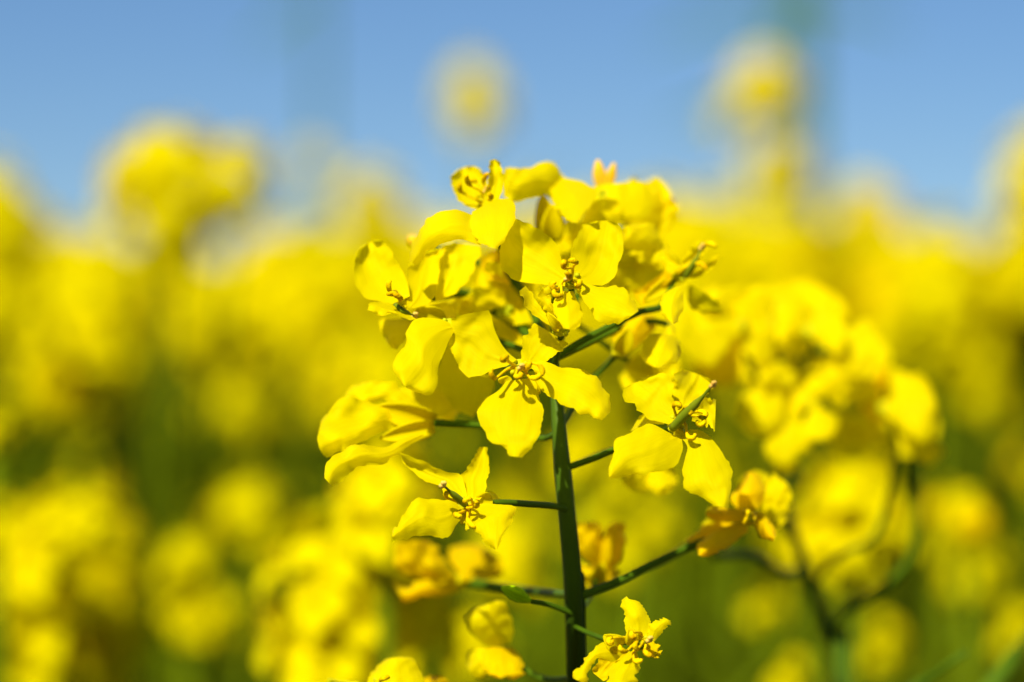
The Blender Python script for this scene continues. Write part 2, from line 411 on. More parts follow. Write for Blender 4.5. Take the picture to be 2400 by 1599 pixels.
# yellow petals between the upper flowers, farther back
flower(R1, (1000, 1000), 17, [
  ([(1050, 1080), (900, 950), (800, 850), (820, 740), (870, 700)], [(1180, 1060), (1180, 960), (1110, 860), (1020, 790), (930, 680)], dict(cup=1.5, zt=3)),
  ([(960, 760), (890, 760), (880, 700), (930, 690)], [(1000, 800), (990, 760), (985, 720), (960, 695)], dict(cup=1.2, zt=-1, dz=15)),
  ([(900, 800), (850, 700), (880, 640), (960, 600)], [(1040, 830), (1000, 740), (980, 680), (985, 640)], dict(cup=1.2, zt=3, m='petal_old')),
  ([(1100, 1240), (960, 1160), (940, 1100), (900, 1000)], [(1200, 1130), (1180, 1080), (1100, 1060), (1000, 1020)], dict(cup=1.2, zt=3)),
  ([(1000, 860), (820, 850), (730, 960), (700, 1010)], [(1000, 960), (880, 1000), (820, 1020), (760, 1020)], dict(cup=1.2, zt=-3)),
 ], gy=.2, stalk_from=[R3(122, 240) + (12,), R1(1180, 1130) + (17,)])
stalk([R1(1230, 1150) + (18,), R1(1040, 800) + (19,), R1(960, 760) + (20,)] and [atm(*R1(1240, 1150), 14), atm(*R1(1130, 900), 19), atm(*R1(1040, 800), 20), atm(*R1(960, 720), 22)], .0006, .0005)

# F8 side-on flower to the left ------------------------------------------------
flower(R2, (930, 480), 12, [
  ([(900, 500), (650, 500), (500, 560), (350, 640), (240, 690), (180, 680), (135, 560)], [(920, 430), (760, 380), (600, 320), (460, 280), (330, 260), (240, 330), (165, 430)], dict(cup=-1.4, zt=-3, arch=-1, ruf=.9, gy=.5)),
  ([(920, 440), (760, 330), (600, 280), (400, 320), (300, 300)], [(960, 400), (820, 250), (700, 170), (560, 118), (440, 140), (370, 190)], dict(cup=-1.2, zt=0, arch=-1, ruf=.9, dz=13, gy=.5)),
  ([(900, 520), (760, 560), (620, 620), (430, 600), (320, 660), (230, 700), (185, 760), (190, 850)], [(930, 540), (800, 620), (700, 700), (600, 745), (500, 755), (390, 790), (310, 850), (255, 922)], dict(cup=-1.4, zt=-4, ruf=.8, dz=9, tilt=1, gy=.5)),
  ([(960, 430), (800, 400), (660, 300), (700, 200)], [(1000, 420), (1140, 340), (1110, 220), (1030, 150)], dict(cup=-2, zt=2, dz=16)),
 ], gy=.3, sepals=[((1000, 440, 0), (560, 330, -1), 1.4), ((990, 470, -.5), (600, 560, -2), 1.0), ((1000, 455, .5), (800, 470, 1), 1.5)],
 stalk_from=[R3(148, 690) + (9,), R2(1780, 560) + (12,), R2(1500, 480) + (13,), R2(1300, 462) + (13,), R2(1120, 452) + (12,)], cal=(1000, 440, 0), sr=(.00036, .00045))

# F9 sharp lower left flower ----------------------------------------------------
flower(R2, (1240, 1050), 1, [
  ([(1190, 1010), (1090, 985), (1050, 920), (1000, 895), (920, 868), (840, 800), (768, 738)], [(1240, 980), (1215, 880), (1185, 822), (1080, 800), (960, 745), (850, 700), (742, 655)], dict(cup=1.2, zt=3, ruf=.35, tilt=-1)),
  ([(1230, 990), (1180, 900), (1190, 830), (1240, 770), (1290, 700), (1332, 620)], [(1330, 1010), (1370, 960), (1385, 880), (1400, 790), (1398, 700), (1392, 622)], dict(cup=1.4, zt=3, ruf=.5)),
  ([(1200, 1150), (1160, 1190), (1115, 1265), (1060, 1290), (970, 1262), (860, 1275), (770, 1300), (685, 1322)], [(1190, 1060), (1130, 1010), (1070, 1012), (980, 1005), (875, 1000), (800, 1090), (720, 1190), (685, 1250)], dict(cup=-2.2, zt=-3, ruf=.7)),
  ([(1230, 1120), (1222, 1190), (1235, 1235), (1270, 1200), (1330, 1280), (1390, 1330), (1440, 1375)], [(1300, 1040), (1400, 1038), (1500, 1048), (1605, 1075), (1570, 1160), (1520, 1250), (1470, 1372)], dict(cup=-2.0, zt=-3, ruf=.7, gy=.5)),
  ([(1330, 1000), (1400, 950), (1430, 950)], [(1340, 1050), (1480, 1060), (1505, 1030)], dict(cup=.6, zt=3, ruf=.4, dz=3)),
 ], stamens=[((1100, 1000, -2), 1.2), ((1270, 1010, -3), 1.2), ((1160, 1110, -3), .8), ((1240, 1140, -2), .3), ((1290, 1060, -2.5), .3)],
 pist=([(1230, 1050, -1), (1150, 980, -2.5), (1060, 900, -4)], .42),
 sepals=[((1230, 1080, .5), (1200, 1190, 0), .7), ((1290, 1040, 1), (1420, 1000, 2), .9)],
 stalk_from=[R3(214, 1160) + (9,), R2(1880, 1058) + (8,), R2(1700, 1042) + (6,), R2(1500, 1030) + (4,)], sr=(.0004, .00036))

# F10 right flower ---------------------------------------------------------------
flower(R3, (880, 640), 0, [
  ([(850, 700), (720, 635), (660, 655), (590, 690), (495, 745), (490, 820), (468, 880), (462, 950)], [(910, 735), (915, 800), (880, 880), (800, 925), (700, 942), (600, 950), (530, 970), (470, 978)], dict(cup=-1.5, zt=-2.5, ruf=.5, gy=.45)),
  ([(905, 720), (945, 780), (925, 860), (912, 960), (930, 1035), (1020, 1080), (1100, 1140)], [(960, 670), (1030, 680), (1110, 745), (1160, 830), (1205, 890), (1214, 1000), (1195, 1150)], dict(cup=-2.0, zt=-2, ruf=.45, gy=.4)),
  ([(830, 640), (690, 600), (640, 540), (570, 500), (545, 440), (590, 400)], [(880, 600), (900, 540), (850, 460), (860, 380), (800, 330), (700, 340)], dict(cup=1.0, zt=1.5, ruf=.6, gy=.2)),
  ([(860, 590), (840, 520), (830, 440), (870, 340), (910, 300)], [(960, 580), (990, 500), (1060, 460), (1112, 400), (1060, 350)], dict(cup=1.5, zt=3, ruf=1.0, dz=2)),
  ([(970, 620), (1040, 640), (1112, 668)], [(980, 560), (1050, 480), (1118, 500)], dict(cup=1.0, zt=1, ruf=.7, dz=2)),
  ([(800, 640), (700, 640), (590, 690)], [(820, 580), (740, 535), (650, 590)], dict(cup=1.0, zt=3, ruf=.4, dz=3)),
 ], stamens=[((860, 540, -2), 1.2), ((925, 540, -2.5), 1.0), ((1020, 590, -2), 1.4), ((1010, 560, -1), 1.0), ((940, 690, -1.5), .6)],
 pist=([(850, 665, -1), (920, 590, -2.5), (1000, 510, -4), (1055, 450, -5), (1100, 398, -6)], .58),
 sepals=[((860, 700, 1), (940, 715, -.5), .9)],
 stalk_from=[R3(190, 910) + (9,), R3(360, 850) + (8,), R3(500, 795) + (7,), R3(700, 730) + (4,)], sr=(.0004, .00034), st_ln=1.8)

# F11 top flowers ------------------------------------------------------------------
flower(R1, (1300, 240), 18, [
  ([(1280, 270), (1180, 290), (1060, 320), (1000, 300), (985, 200)], [(1345, 170), (1330, 110), (1250, 72), (1160, 110), (1000, 112)], dict(cup=-2, zt=-3)),
  ([(1270, 230), (1290, 300), (1340, 390), (1410, 450)], [(1360, 170), (1500, 205), (1560, 260), (1500, 400), (1465, 452)], dict(cup=-2, zt=-5, gy=.7)),
  ([(1280, 260), (1240, 160), (1220, 100), (1250, 72)], [(1340, 240), (1360, 180), (1320, 110), (1300, 80)], dict(cup=-1.5, zt=2, dz=20)),
 ], gy=.5, sepals=[((1270, 560, 2), (1230, 270, 0), 1.3), ((1290, 560, 1), (1300, 330, 0), 1.3)],
 stalk_from=[R3(122, 240) + (12,), R1(1300, 1000) + (19,), R1(1300, 700) + (20,)], cal=(1290, 560, 2))
flower(R1, (1620, 300), 20, [
  ([(1560, 400), (1530, 330), (1540, 230), (1600, 215)], [(1680, 420), (1850, 420), (1900, 300), (1850, 195), (1700, 210)], dict(cup=-2, zt=2)),
  ([(1640, 420), (1750, 450), (1900, 500), (2000, 490), (2040, 420)], [(1660, 300), (1740, 230), (1850, 195), (1970, 215), (2035, 300)], dict(cup=-2.5, zt=5, dz=26)),
  ([(1560, 480), (1480, 470), (1450, 420), (1520, 330)], [(1640, 480), (1700, 430), (1700, 330), (1620, 290)], dict(cup=-1.5, zt=-2)),
 ], gy=.4, stalk_from=[R3(122, 240) + (12,), R1(1450, 900) + (20,), R1(1560, 600) + (22,)])
# buds at the very top (ochre)
def bud(fn, base, tip, dz, wd, m='bud', parent=main, org=MO, name='bud'):
    a = atm(*fn(*base), dz); c = atm(*fn(*tip), dz); b = MB()
    b.blob(a.lerp(c, .5), (c - a) * .5, wd * MMPP * .3827 * .0005, 12, 8)
    # overlapping sepal ridges
    d = (c - a)
    for k in range(4):
        ang = k * math.pi / 2 + .4; n = d.orthogonal().normalized(); n.rotate(Quaternion(d.normalized(), ang))
        r = wd * MMPP * .3827 * .0005
        b.tube([a + d * t + n * r * .95 * math.sin(math.pi * min(max(t * .96 + .02, 0), 1)) for t in (0.02, .2, .4, .6, .8, .97)], [r * .1, r * .3, r * .38, r * .36, r * .28, r * .1], 6)
    return b.build(name, m, parent, org)
M['bud_ochre'] = mat('bud_ochre', (.88, .60, .02), (.84, .52, .01), .3, (.95, .6, .0), .6, .1, 120)
bud(R1, (1590, 260), (1570, 62), 22, 75, 'bud_ochre'); bud(R1, (1620, 260), (1675, 80), 22, 60, 'bud_ochre')
stalk([atm(*R1(1450, 900), 20), atm(*R1(1560, 600), 22), atm(*R1(1600, 240), 22)], .0005, .0005)
bud(R1, (470, 590), (410, 530), 20, 70, 'bud_ochre')
stalk([atm(*R1(980, 760), 22), atm(*R1(700, 640), 22), atm(*R1(460, 585), 20)], .0005, .0004)

# F12 right upper flower, loosely opened ---------------------------------------------
flower(R1, (2060, 760), 15, [
  ([(1900, 620), (1800, 625), (1722, 590), (1720, 480)], [(1950, 600), (1945, 520), (1900, 455), (1790, 452)], dict(cup=-2, zt=-1)),
  ([(2030, 770), (1960, 740), (1860, 700), (1760, 640)], [(2080, 720), (2030, 640), (1960, 560), (1900, 540)], dict(cup=-1.4, zt=2)),
  ([(2030, 790), (1930, 870), (1850, 950), (1800, 900)], [(2000, 740), (1900, 800), (1840, 850), (1790, 860)], dict(cup=1, zt=2, m='petal_old')),
  ([(2080, 830), (2000, 870), (1955, 940), (1965, 1020), (2020, 1060)], [(2120, 820), (2095, 880), (2090, 970), (2060, 1060), (2040, 1070)], dict(cup=-1.5, zt=-2, dz=10)),
  ([(2080, 720), (2090, 680), (2150, 600), (2190, 565)], [(2130, 740), (2180, 690), (2240, 620), (2250, 580)], dict(cup=1.5, zt=-1)),
  ([(2130, 810), (2200, 780), (2290, 700), (2300, 650)], [(2140, 770), (2230, 700), (2300, 650), (2335, 655)], dict(cup=1, zt=-1)),
  ([(2120, 850), (2130, 950), (2200, 1000), (2330, 1000)], [(2140, 830), (2220, 880), (2290, 920), (2335, 960)], dict(cup=1.2, zt=3, dz=18)),
 ], gy=.3, stamens=[((2170, 700, -1), .3), ((2220, 590, -1), .5)],
 pist=([(2110, 780, 0), (2170, 680, -1), (2210, 600, -1)], .45),
 sepals=[((2060, 790, 1), (1850, 930, 0), .8), ((2040, 760, 1), (1960, 620, 1), 1.0)],
 stalk_from=[R3(125, 240) + (9,), R1(1480, 1170) + (10,), R1(1820, 1000) + (12,), R1(1960, 960) + (14,)], sr=(.00042, .0004))

# ochre half open flower and the bright petal right of it
flower(R4, (140, 575), 16, [
  ([(120, 560), (90, 500), (140, 420), (220, 370)], [(170, 600), (240, 560), (340, 460), (350, 370), (290, 355)], dict(cup=-2, zt=3)),
 ], m='petal_old', sepals=[((140, 590, 0), (200, 440, -1), 1.0)],
 stalk_from=[R3(150, 700) + (13,), R4(-60, 800) + (20,), R4(40, 690) + (20,)])
flower(R4, (450, 560), 12, [
  ([(440, 480), (330, 480), (270, 560), (280, 640), (340, 680)], [(480, 480), (505, 560), (505, 640), (450, 680), (390, 695)], dict(cup=-2.2, zt=-3)),
  ([(430, 500), (410, 470), (420, 430)], [(470, 500), (480, 450), (450, 420)], dict(cup=-1, zt=2)),
 ], stalk_from=[R3(122, 240) + (14,), R4(200, 420) + (18,), R4(430, 420) + (17,)])

# F13 small sharp flower at the foot ----------------------------------------------------
flower(R6, (585, 500), -1, [
  ([(540, 480), (520, 440), (518, 380), (502, 330), (508, 300), (525, 288)], [(620, 470), (640, 420), (620, 370), (595, 325), (570, 308), (552, 318)], dict(cup=-1.6, zt=1, ruf=.6)),
  ([(615, 490), (628, 450), (630, 425), (665, 402), (700, 388)], [(650, 500), (680, 470), (700, 445), (725, 415), (728, 402)], dict(cup=-1.2, zt=0, ruf=.6)),
  ([(500, 520), (430, 500), (395, 515), (350, 560), (310, 610), (278, 645), (282, 668)], [(520, 545), (470, 590), (400, 580), (365, 610), (350, 650), (352, 680), (320, 685)], dict(cup=-1.8, zt=-3, ruf=.6)),
  ([(540, 540), (500, 580), (455, 620), (440, 670), (430, 720)], [(575, 545), (588, 590), (580, 650), (560, 690), (520, 730)], dict(cup=-2, zt=-3, ruf=.7)),
  ([(610, 510), (610, 545), (640, 565), (665, 575)], [(640, 495), (665, 510), (680, 540), (678, 572)], dict(cup=-1, zt=-1, ruf=.7, m='petal_old')),
  ([(500, 530), (460, 540), (400, 590), (370, 640)], [(540, 560), (500, 590), (460, 640), (420, 680)], dict(cup=1, zt=1, dz=1, m='petal_old')),
 ], stamens=[((555, 455, -3), 1.3), ((460, 480, -2), 1.4), ((530, 540, -3), .8), ((580, 530, -3.5), 1.0), ((610, 535, -3), .6), ((560, 580, -3), .8)],
 pist=([(560, 520, 0), (600, 510, -1.5), (632, 490, -3)], .5),
 sepals=[((500, 520, 0), (420, 470, -1), 1.0), ((560, 500, 0), (540, 430, -1), .8)],
 stalk_from=[R6(290, 430) + (10,), R6(380, 470) + (8,), R6(480, 500) + (4,)], sr=(.0003, .0003), st_ln=1.3)

# lower flowers on the same stem, ochre and soft ---------------------------------------
flower(R3, (1330, 1200), 16, [
  ([(1290, 1240), (1180, 1240), (1080, 1220), (1060, 1180)], [(1300, 1170), (1210, 1150), (1120, 1150), (1070, 1165)], dict(cup=-2, zt=-2)),
  ([(1300, 1240), (1180, 1260), (1080, 1310), (1000, 1370), (1010, 1440)], [(1320, 1290), (1230, 1370), (1150, 1420), (1060, 1450), (1030, 1452)], dict(cup=-2, zt=-3)),
  ([(1290, 1180), (1220, 1130), (1210, 1080), (1290, 980), (1310, 930)], [(1350, 1180), (1400, 1120), (1420, 1040), (1400, 970), (1350, 930)], dict(cup=-2, zt=3)),
  ([(1350, 1220), (1370, 1290), (1420, 1340), (1470, 1360)], [(1370, 1170), (1420, 1200), (1470, 1270), (1485, 1320)], dict(cup=-2, zt=-2)),
  ([(1270, 1250), (1130, 1240), (1000, 1290), (930, 1350)], [(1290, 1290), (1150, 1330), (1050, 1370), (970, 1370)], dict(cup=-2, zt=1, dz=18)),
 ], m='petal_old', gy=.3, stamens=[((1330, 1190, -3), .5), ((1310, 1170, -3), .5), ((1350, 1230, -3), .5)],
 stalk_from=[(1340, 1405, 10), R6(480, 225) + (12,), R6(660, 135) + (14,), R6(790, 75) + (16,), R6(850, 50) + (16,), R6(980, 0) + (16,)], sr=(.00055, .00045))
flower(R5, (2110, 480), 24, [
  ([(2080, 470), (1990, 400), (1960, 280), (1975, 200)], [(2120, 440), (2120, 330), (2110, 220), (2070, 190)], dict(cup=-2, zt=-1)),
  ([(2110, 470), (2110, 350), (2150, 230), (2200, 190)], [(2170, 500), (2240, 420), (2260, 300), (2255, 200)], dict(cup=-2, zt=-1)),
  ([(2040, 600), (2000, 540), (1990, 450)], [(2150, 600), (2200, 560), (2230, 480)], dict(cup=-2, zt=2)),
 ], m='petal_old', gy=.2, sepals=[((2080, 560, 0), (2130, 440, -2), 1.0)],
 stalk_from=[(1352, 1440, 12), R5(2050, 640) + (20,)])
flower(R5, (1240, 560), 30, [
  ([(1230, 520), (1150, 420), (1110, 350), (1050, 300)], [(1200, 560), (1000, 540), (860, 470), (850, 320)], dict(cup=-2, zt=-2)),
  ([(1230, 560), (1050, 540), (900, 600), (840, 560)], [(1240, 620), (1150, 640), (1020, 650), (900, 680)], dict(cup=-2, zt=-2)),
  ([(1260, 520), (1180, 420), (1200, 350), (1260, 330)], [(1270, 560), (1500, 520), (1480, 400), (1380, 330)], dict(cup=-2, zt=6)),
 ], m='petal_old', gy=.3, stalk_from=[(1342, 1395, 11), R5(1700, 620) + (24,), R5(1400, 575) + (30,)], sr=(.00045, .0006))
M['bud_green'] = mat('bud_green', (.40, .62, .0), (.32, .55, .0), .25, (.5, .75, .0), .5, .15, 120)
bud(R5, (1500, 590), (1690, 680), 8, 75, 'bud_green')
stalk([atm(1346, 1440, 10), atm(*R5(1800, 700), 9), atm(*R5(1690, 678), 8)], .00035, .0003)
# small bright flowers at the bottom edge
flower(R5, (1500, 1000), 18, [
  ([(1430, 960), (1320, 880), (1280, 790), (1320, 730), (1400, 700)], [(1560, 940), (1580, 850), (1560, 760), (1520, 690), (1480, 672)], dict(cup=-2.4, zt=-2)),
  ([(1450, 960), (1380, 1000), (1400, 1100), (1480, 1150)], [(1570, 960), (1620, 1020), (1640, 1110), (1580, 1160)], dict(cup=-2, zt=-2, m='petal_old')),
  ([(1440, 980), (1360, 960), (1300, 1000), (1290, 1080)], [(1460, 1040), (1440, 1100), (1400, 1150), (1340, 1150)], dict(cup=-2, zt=2)),
 ], stalk_from=[(1352, 1590, 11), R5(1750, 1150) + (16,)])
flower(R5, (760, 1200), 10, [
  ([(700, 1230), (680, 1170), (740, 1080), (800, 1030)], [(900, 1240), (1030, 1190), (1020, 1110), (960, 1030), (880, 1015)], dict(cup=-2.4, zt=2)),
  ([(720, 1200), (640, 1180), (540, 1165), (440, 1150)], [(720, 1225), (640, 1200), (540, 1185), (430, 1175)], dict(cup=-.5, zt=2, m='bud')),
  ([(960, 1190), (1050, 1140), (1150, 1140)], [(980, 1240), (1080, 1230), (1190, 1180)], dict(cup=-1.5, zt=2, dz=16, m='petal_old')),
 ], stamens=[((760, 1165, -3), .8)], stalk_from=[(1354, 1640, 12), R5(1200, 1300) + (14,)])

def soft_flower(fn, ctr, dz, tips, wd=200, m='petal', gy=.5, frm=None):
    pets = []
    for k, t in enumerate(tips):
        L, R_ = auto_rails(ctr, t[:2], t[2] if len(t) > 2 else wd); pets.append((L, R_, dict(cup=-1.6, ruf=.9, zt=-1)))
    flower(fn, ctr, dz, pets, gy=gy, m=m, stalk_from=frm or [R3(122, 250) + (16,), R1(1290, 1000) + (dz * .9,)])
soft_flower(R1, (1800, 720), 26, [(1960, 560), (1960, 860), (1640, 860), (1700, 560)], 230)
soft_flower(R1, (1080, 690), 24, [(1230, 600), (1200, 860), (930, 860), (960, 600)], 220)
soft_flower(R1, (1210, 1010), 20, [(1330, 930), (1350, 1120), (1090, 1160), (1100, 900)], 210)
soft_flower(R1, (1480, 560), 26, [(1620, 430), (1640, 680), (1340, 680), (1370, 440)], 240)
soft_flower(R1, (560, 830), 22, [(480, 640), (700, 720), (660, 980), (420, 980)], 200)
soft_flower(R3, (720, 330), 26, [(880, 230), (640, 200), (560, 430), (820, 450)], 230)
soft_flower(R3, (700, 860), 26, [(860, 800), (840, 1050), (600, 1040), (560, 840)], 200, frm=[R3(190, 915) + (11,), R3(500, 800) + (20,)])
soft_flower(R3, (1400, 1120), 24, [(1330, 930), (1560, 1010), (1520, 1260), (1290, 1230)], 200, frm=[R6(500, 215) + (14,), R6(760, 95) + (22,)])
soft_flower(R3, (1180, 1230), 20, [(1100, 1120), (1040, 1330), (1230, 1350)], 150, frm=[R6(500, 215) + (14,), R6(700, 115) + (20,)])
soft_flower(R1, (1860, 330), 30, [(2020, 260), (2030, 460), (1760, 480), (1700, 280)], 260)
soft_flower(R2, (1000, 300), 24, [(840, 150), (1180, 200), (1150, 400), (830, 380)], 220)

# leaf low on the stem (below the frame)
def leaf_grid(mb, base, d, up, ln, wd, droop=.3, nu=4, nv=9, lobes=0):
    base = Vector(base); d = Vector(d).normalized(); side = d.cross(Vector(up)).normalized(); nrm = side.cross(d).normalized()
    def q(s, t):
        x = 2 * s - 1; ww = wd * (math.sin(math.pi * (.06 + .94 * t) ** .8) ** .8) * (1 + lobes * math.sin(t * 31))
        return base + d * ln * (t - droop * .3 * t * t) + side * x * ww * .5 - Vector((0, 0, 1)) * ln * droop * t * t + nrm * (abs(x) * ww * .18 + .04 * wd * math.sin(t * 14 + x * 3))
    mb.grid(q, nu, nv)
for k, (zz, a) in enumerate([(.97, .4), (.88, 2.6), (.78, 4.4), (.66, 1.2), (.5, 3.5)]):
    b = MB(); p = Vector((main_base.x + .003, main_base.y, zz)); leaf_grid(b, p, (math.cos(a), math.sin(a), .5), (0, 0, 1), .1 + .02 * k, .022 + .006 * k)
    b.build('leaf', 'leaf', main, MO, solid=.0003)

# ---------------------------------------------------------------- soft plant just behind, right
pb_base = at(1960, 2300, .42); pb_base.z = 0
plantB = empty('rapeseed_plant', pb_base)
tag(plantB, 'soft focused rapeseed plant right of the sharp one with a wide arc of bright petals', 'plant')
BO = pb_base
def B(px, py, dz): return atm(px, py, dz)
def flowerB(pets, m='petal', fn=R4):
    c = fn(*pets[0][0]); b = MB(); b.blob(atm(c[0], c[1], pets[0][3] + 1), Vector((0, .001, 0)), .0012, 8, 5)
    fo = b.build('flower', 'bud', plantB, BO)
    for k, p in enumerate(pets):
        bs, tp, wd, dz = p[:4]; mm = p[4] if len(p) > 4 else m
        L, R = auto_rails(bs, tp, wd * 1.6); q = MB()
        petal_shape(q, fn, L, R, bs, dz, gy=.6, zt=-1, cup=-1.6, ruf=1.0, nu=10, nv=12, seed=k + len(plantB.children) * 3)
        q.build('petal', mm, fo, BO)
    return fo
flowerB([((880, 430), (505, 490), 260, 62), ((800, 330), (640, 235), 110, 62), ((900, 420), (760, 220), 170, 66), ((860, 520), (640, 720), 230, 68, 'petal_old')])
flowerB([((1050, 420), (870, 260), 210, 66), ((1060, 420), (1180, 240), 220, 68), ((1080, 440), (880, 560), 200, 66), ((1000, 480), (1080, 640), 150, 72)])
flowerB([((1300, 470), (1510, 420), 210, 64), ((1290, 420), (1160, 180), 230, 76), ((1330, 400), (1450, 230), 190, 76), ((1250, 450), (1100, 400), 170, 64)])
flowerB([((1480, 470), (1700, 560), 180, 70), ((1520, 560), (1540, 720), 100, 66), ((1440, 560), (1640, 760), 160, 82), ((1400, 540), (1330, 760), 200, 84)])
flowerB([((1210, 640), (1260, 480), 90, 66), ((1180, 660), (1000, 780), 110, 66), ((1130, 760), (920, 1080), 190, 66), ((1150, 720), (1330, 900), 200, 70)])
flowerB([((1330, 900), (1360, 730), 90, 64), ((1330, 900), (1390, 1130), 140, 64), ((1380, 1060), (1030, 1200), 150, 64), ((1100, 1160), (1180, 1340), 90, 68), ((1250, 860), (1050, 980), 240, 68)])
flowerB([((1560, 930), (1700, 760), 90, 72), ((1740, 860), (1740, 690), 60, 70, 'petal_old'), ((1600, 900), (1420, 800), 120, 76), ((1590, 900), (1800, 960), 110, 76, 'petal_old')])
flowerB([((1760, 940), (2070, 900), 270, 68), ((1800, 980), (2060, 1080), 220, 72), ((1950, 1100), (2080, 1260), 120, 76), ((1800, 900), (1930, 740), 190, 72)])
for cx, cy, z_, sc_ in [(620, 400, 90, 1.0), (900, 560, 92, 1.0), (1180, 380, 90, 1.1), (1420, 620, 94, 1.0), (760, 640, 96, .9), (1640, 640, 92, .8), (1100, 800, 92, .8), (1560, 1080, 96, .8), (1900, 1060, 94, .9)]:
    off = rnd.uniform(0, 1.5)
    flowerB([((cx, cy), (cx + 215 * sc_ * math.cos(off + k * 1.57), cy - 190 * sc_ * math.sin(off + k * 1.57)), 165 * sc_, z_) for k in range(4)])
def stB(pts, r0, r1, name='flower_stalk', m='stalk'): return stalk([atm(*p) for p in pts], r0, r1, name, m, plantB, BO, 20)
bs = MB()
bp = [atm(*R6(1300, 20), 88), atm(*R6(1330, 160), 88), atm(*R6(1375, 300), 88), atm(*R6(1425, 480), 89), atm(*R6(1450, 690), 90), at(1975, 1900, .412), Vector((BO.x, BO.y, .6)), BO]
pp = smooth3(bp, 40); bs.tube(pp, [.0008 + .001 * min(i / 6, 1) for i in range(41)], 10); bs.build('stem', 'stem', plantB, BO)
stB([R6(1435, 480) + (88,), R6(1500, 400) + (86,), R6(1600, 310) + (84,), R6(1730, 230) + (82,), R6(1850, 60) + (80,), R4(1960, 1240) + (76,), R4(1960, 1120) + (75,)], .0008, .0005)
stB([R6(1390, 250) + (88,), R6(1440, 160) + (86,), R6(1540, 85) + (84,), R6(1680, 0) + (82,), R4(1830, 1240) + (80,), R4(1800, 1000) + (78,)], .0005, .0004)
stB([R6(1310, 60) + (88,), R4(1060, 1440) + (84,), R4(1240, 1370) + (78,), R4(1100, 1200) + (72,)], .0006, .0005)
stB([R6(1300, 20) + (88,), R4(1100, 1300) + (88,), R4(1150, 900) + (76,), R4(1080, 460) + (72,)], .0007, .0005)
stB([R4(1150, 900) + (76,), R4(1300, 600) + (74,), R4(1300, 460) + (70,)], .0006, .0005)
stB([R4(1150, 900) + (76,), R4(950, 700) + (74,), R4(880, 450) + (68,)], .0006, .0005)
stB([R4(1300, 600) + (74,), R4(1450, 560) + (74,), R4(1480, 480) + (72,)], .0006, .0005)
stB([R6(1330, 170) + (88,), R6(1240, 180) + (80,), R6(1130, 110) + (72,), R6(1000, 100) + (66,), R6(930, 110) + (62,)], .0006, .0006)
def podB(pts, r):
    b = MB(); p = smooth3([atm(*q) for q in pts], 14); b.tube(p, [r * (.25 if i < 4 else (1 if i < 12 else .5)) for i in range(15)], 8); b.build('seed_pod', 'stalk', plantB, BO)
podB([(1978, 1720, 88), (2080, 1660, 70), R6(1870, 700) + (60,), R6(2085, 548) + (50,)], .0009)
podB([(1978, 1800, 88), (2200, 1740, 90), R6(2230, 680) + (90,), R6(2340, 500) + (95,), R6(2420, 430) + (98,)], .0013)
for k, zz in enumerate((.95, .86, .74, .6)):
    b = MB(); a = 1.1 + k * 2.3; leaf_grid(b, (BO.x, BO.y, zz), (math.cos(a), math.sin(a), .6), (0, 0, 1), .11, .03); b.build('leaf', 'leaf', plantB, BO, solid=.0003)

# ---------------------------------------------------------------- generic flowers, heads and plants of the field
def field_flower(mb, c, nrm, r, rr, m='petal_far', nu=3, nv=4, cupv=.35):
    c = Vector(c); nrm = Vector(nrm).normalized(); a = nrm.orthogonal().normalized(); a.rotate(Quaternion(nrm, rr.uniform(0, 6.28))); b = nrm.cross(a)
    mb.mat(m)
    for k in range(4):
        th = k * math.pi / 2 + rr.uniform(-.25, .25); d = a * math.cos(th) + b * math.sin(th); s_ = nrm.cross(d)
        ln = r * rr.uniform(.85, 1.15); wd = ln * rr.uniform(.75, .95); el = rr.uniform(-.1, .7) * cupv * 2
        def q(s, t):
            x = 2 * s - 1; ww = wd * (.14 + .86 * math.sin(math.pi * min(.05 + t * .87, 1)) ** .8) * .5 * (1 if t < .95 else .75)
            return c + d * ln * t * (1 - .12 * x * x * t) + s_ * x * ww + nrm * (ln * (el * t - .35 * t * t) + abs(x) * ww * .25)
        mb.grid(q, nu, nv)
    mb.mat('stigma' if False else 'bud'); mb.blob(c + nrm * r * .15, nrm * r * .25, r * .12, 5, 3)

def head_spots(rr, n, hw, hh):
    """places of flowers on a raceme, tip at z=0 downwards; returns (centre, normal, attach z)"""
    out = []
    for i in range(n):
        u = (i + .5) / n; th = i * 2.4 + rr.uniform(-.4, .4)
        rad = hw * (.25 + .75 * math.sin(math.pi * (.12 + .6 * u))) * rr.uniform(.75, 1.1)
        z = hh * (.42 - u * .95) + rr.uniform(-.06, .06) * hh
        c = Vector((math.cos(th) * rad, math.sin(th) * rad, z))
        nr = Vector((math.cos(th), math.sin(th), 1.0 - .7 * u + rr.uniform(-.3, .3)))
        out.append((c, nr, z - rad * .75))
    return out
def head_mesh(seed, n=18, hw=.017, hh=.05, fr=.0105, far=False):
    rr = random.Random(seed); mb = MB()
    for c, nr, za in head_spots(rr, n, hw, hh):
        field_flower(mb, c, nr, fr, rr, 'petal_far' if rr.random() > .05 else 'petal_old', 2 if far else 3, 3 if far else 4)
        if not far:
            mb.mat('stalk_far'); mb.tube([(0, 0, za), Vector((c.x * .6, c.y * .6, (za + c.z) / 2)), c], .0005, 4, False)
    mb.mat('bud_field')
    for i in range(10 if not far else 4):
        th = i * 2.4; r_ = .0012 * i ** .7
        mb.blob((math.cos(th) * r_, math.sin(th) * r_, hh * .47 - .0011 * i), (math.cos(th) * .001, math.sin(th) * .001, .0026), .0013, 5, 4)
    if not far:
        mb.mat('stalk_far'); mb.tube([(0, 0, -hh * .75), (0, 0, hh * .4)], .0011, 6)
    o = mb.build('flower_head'); me = o.data; bpy.data.objects.remove(o); return me
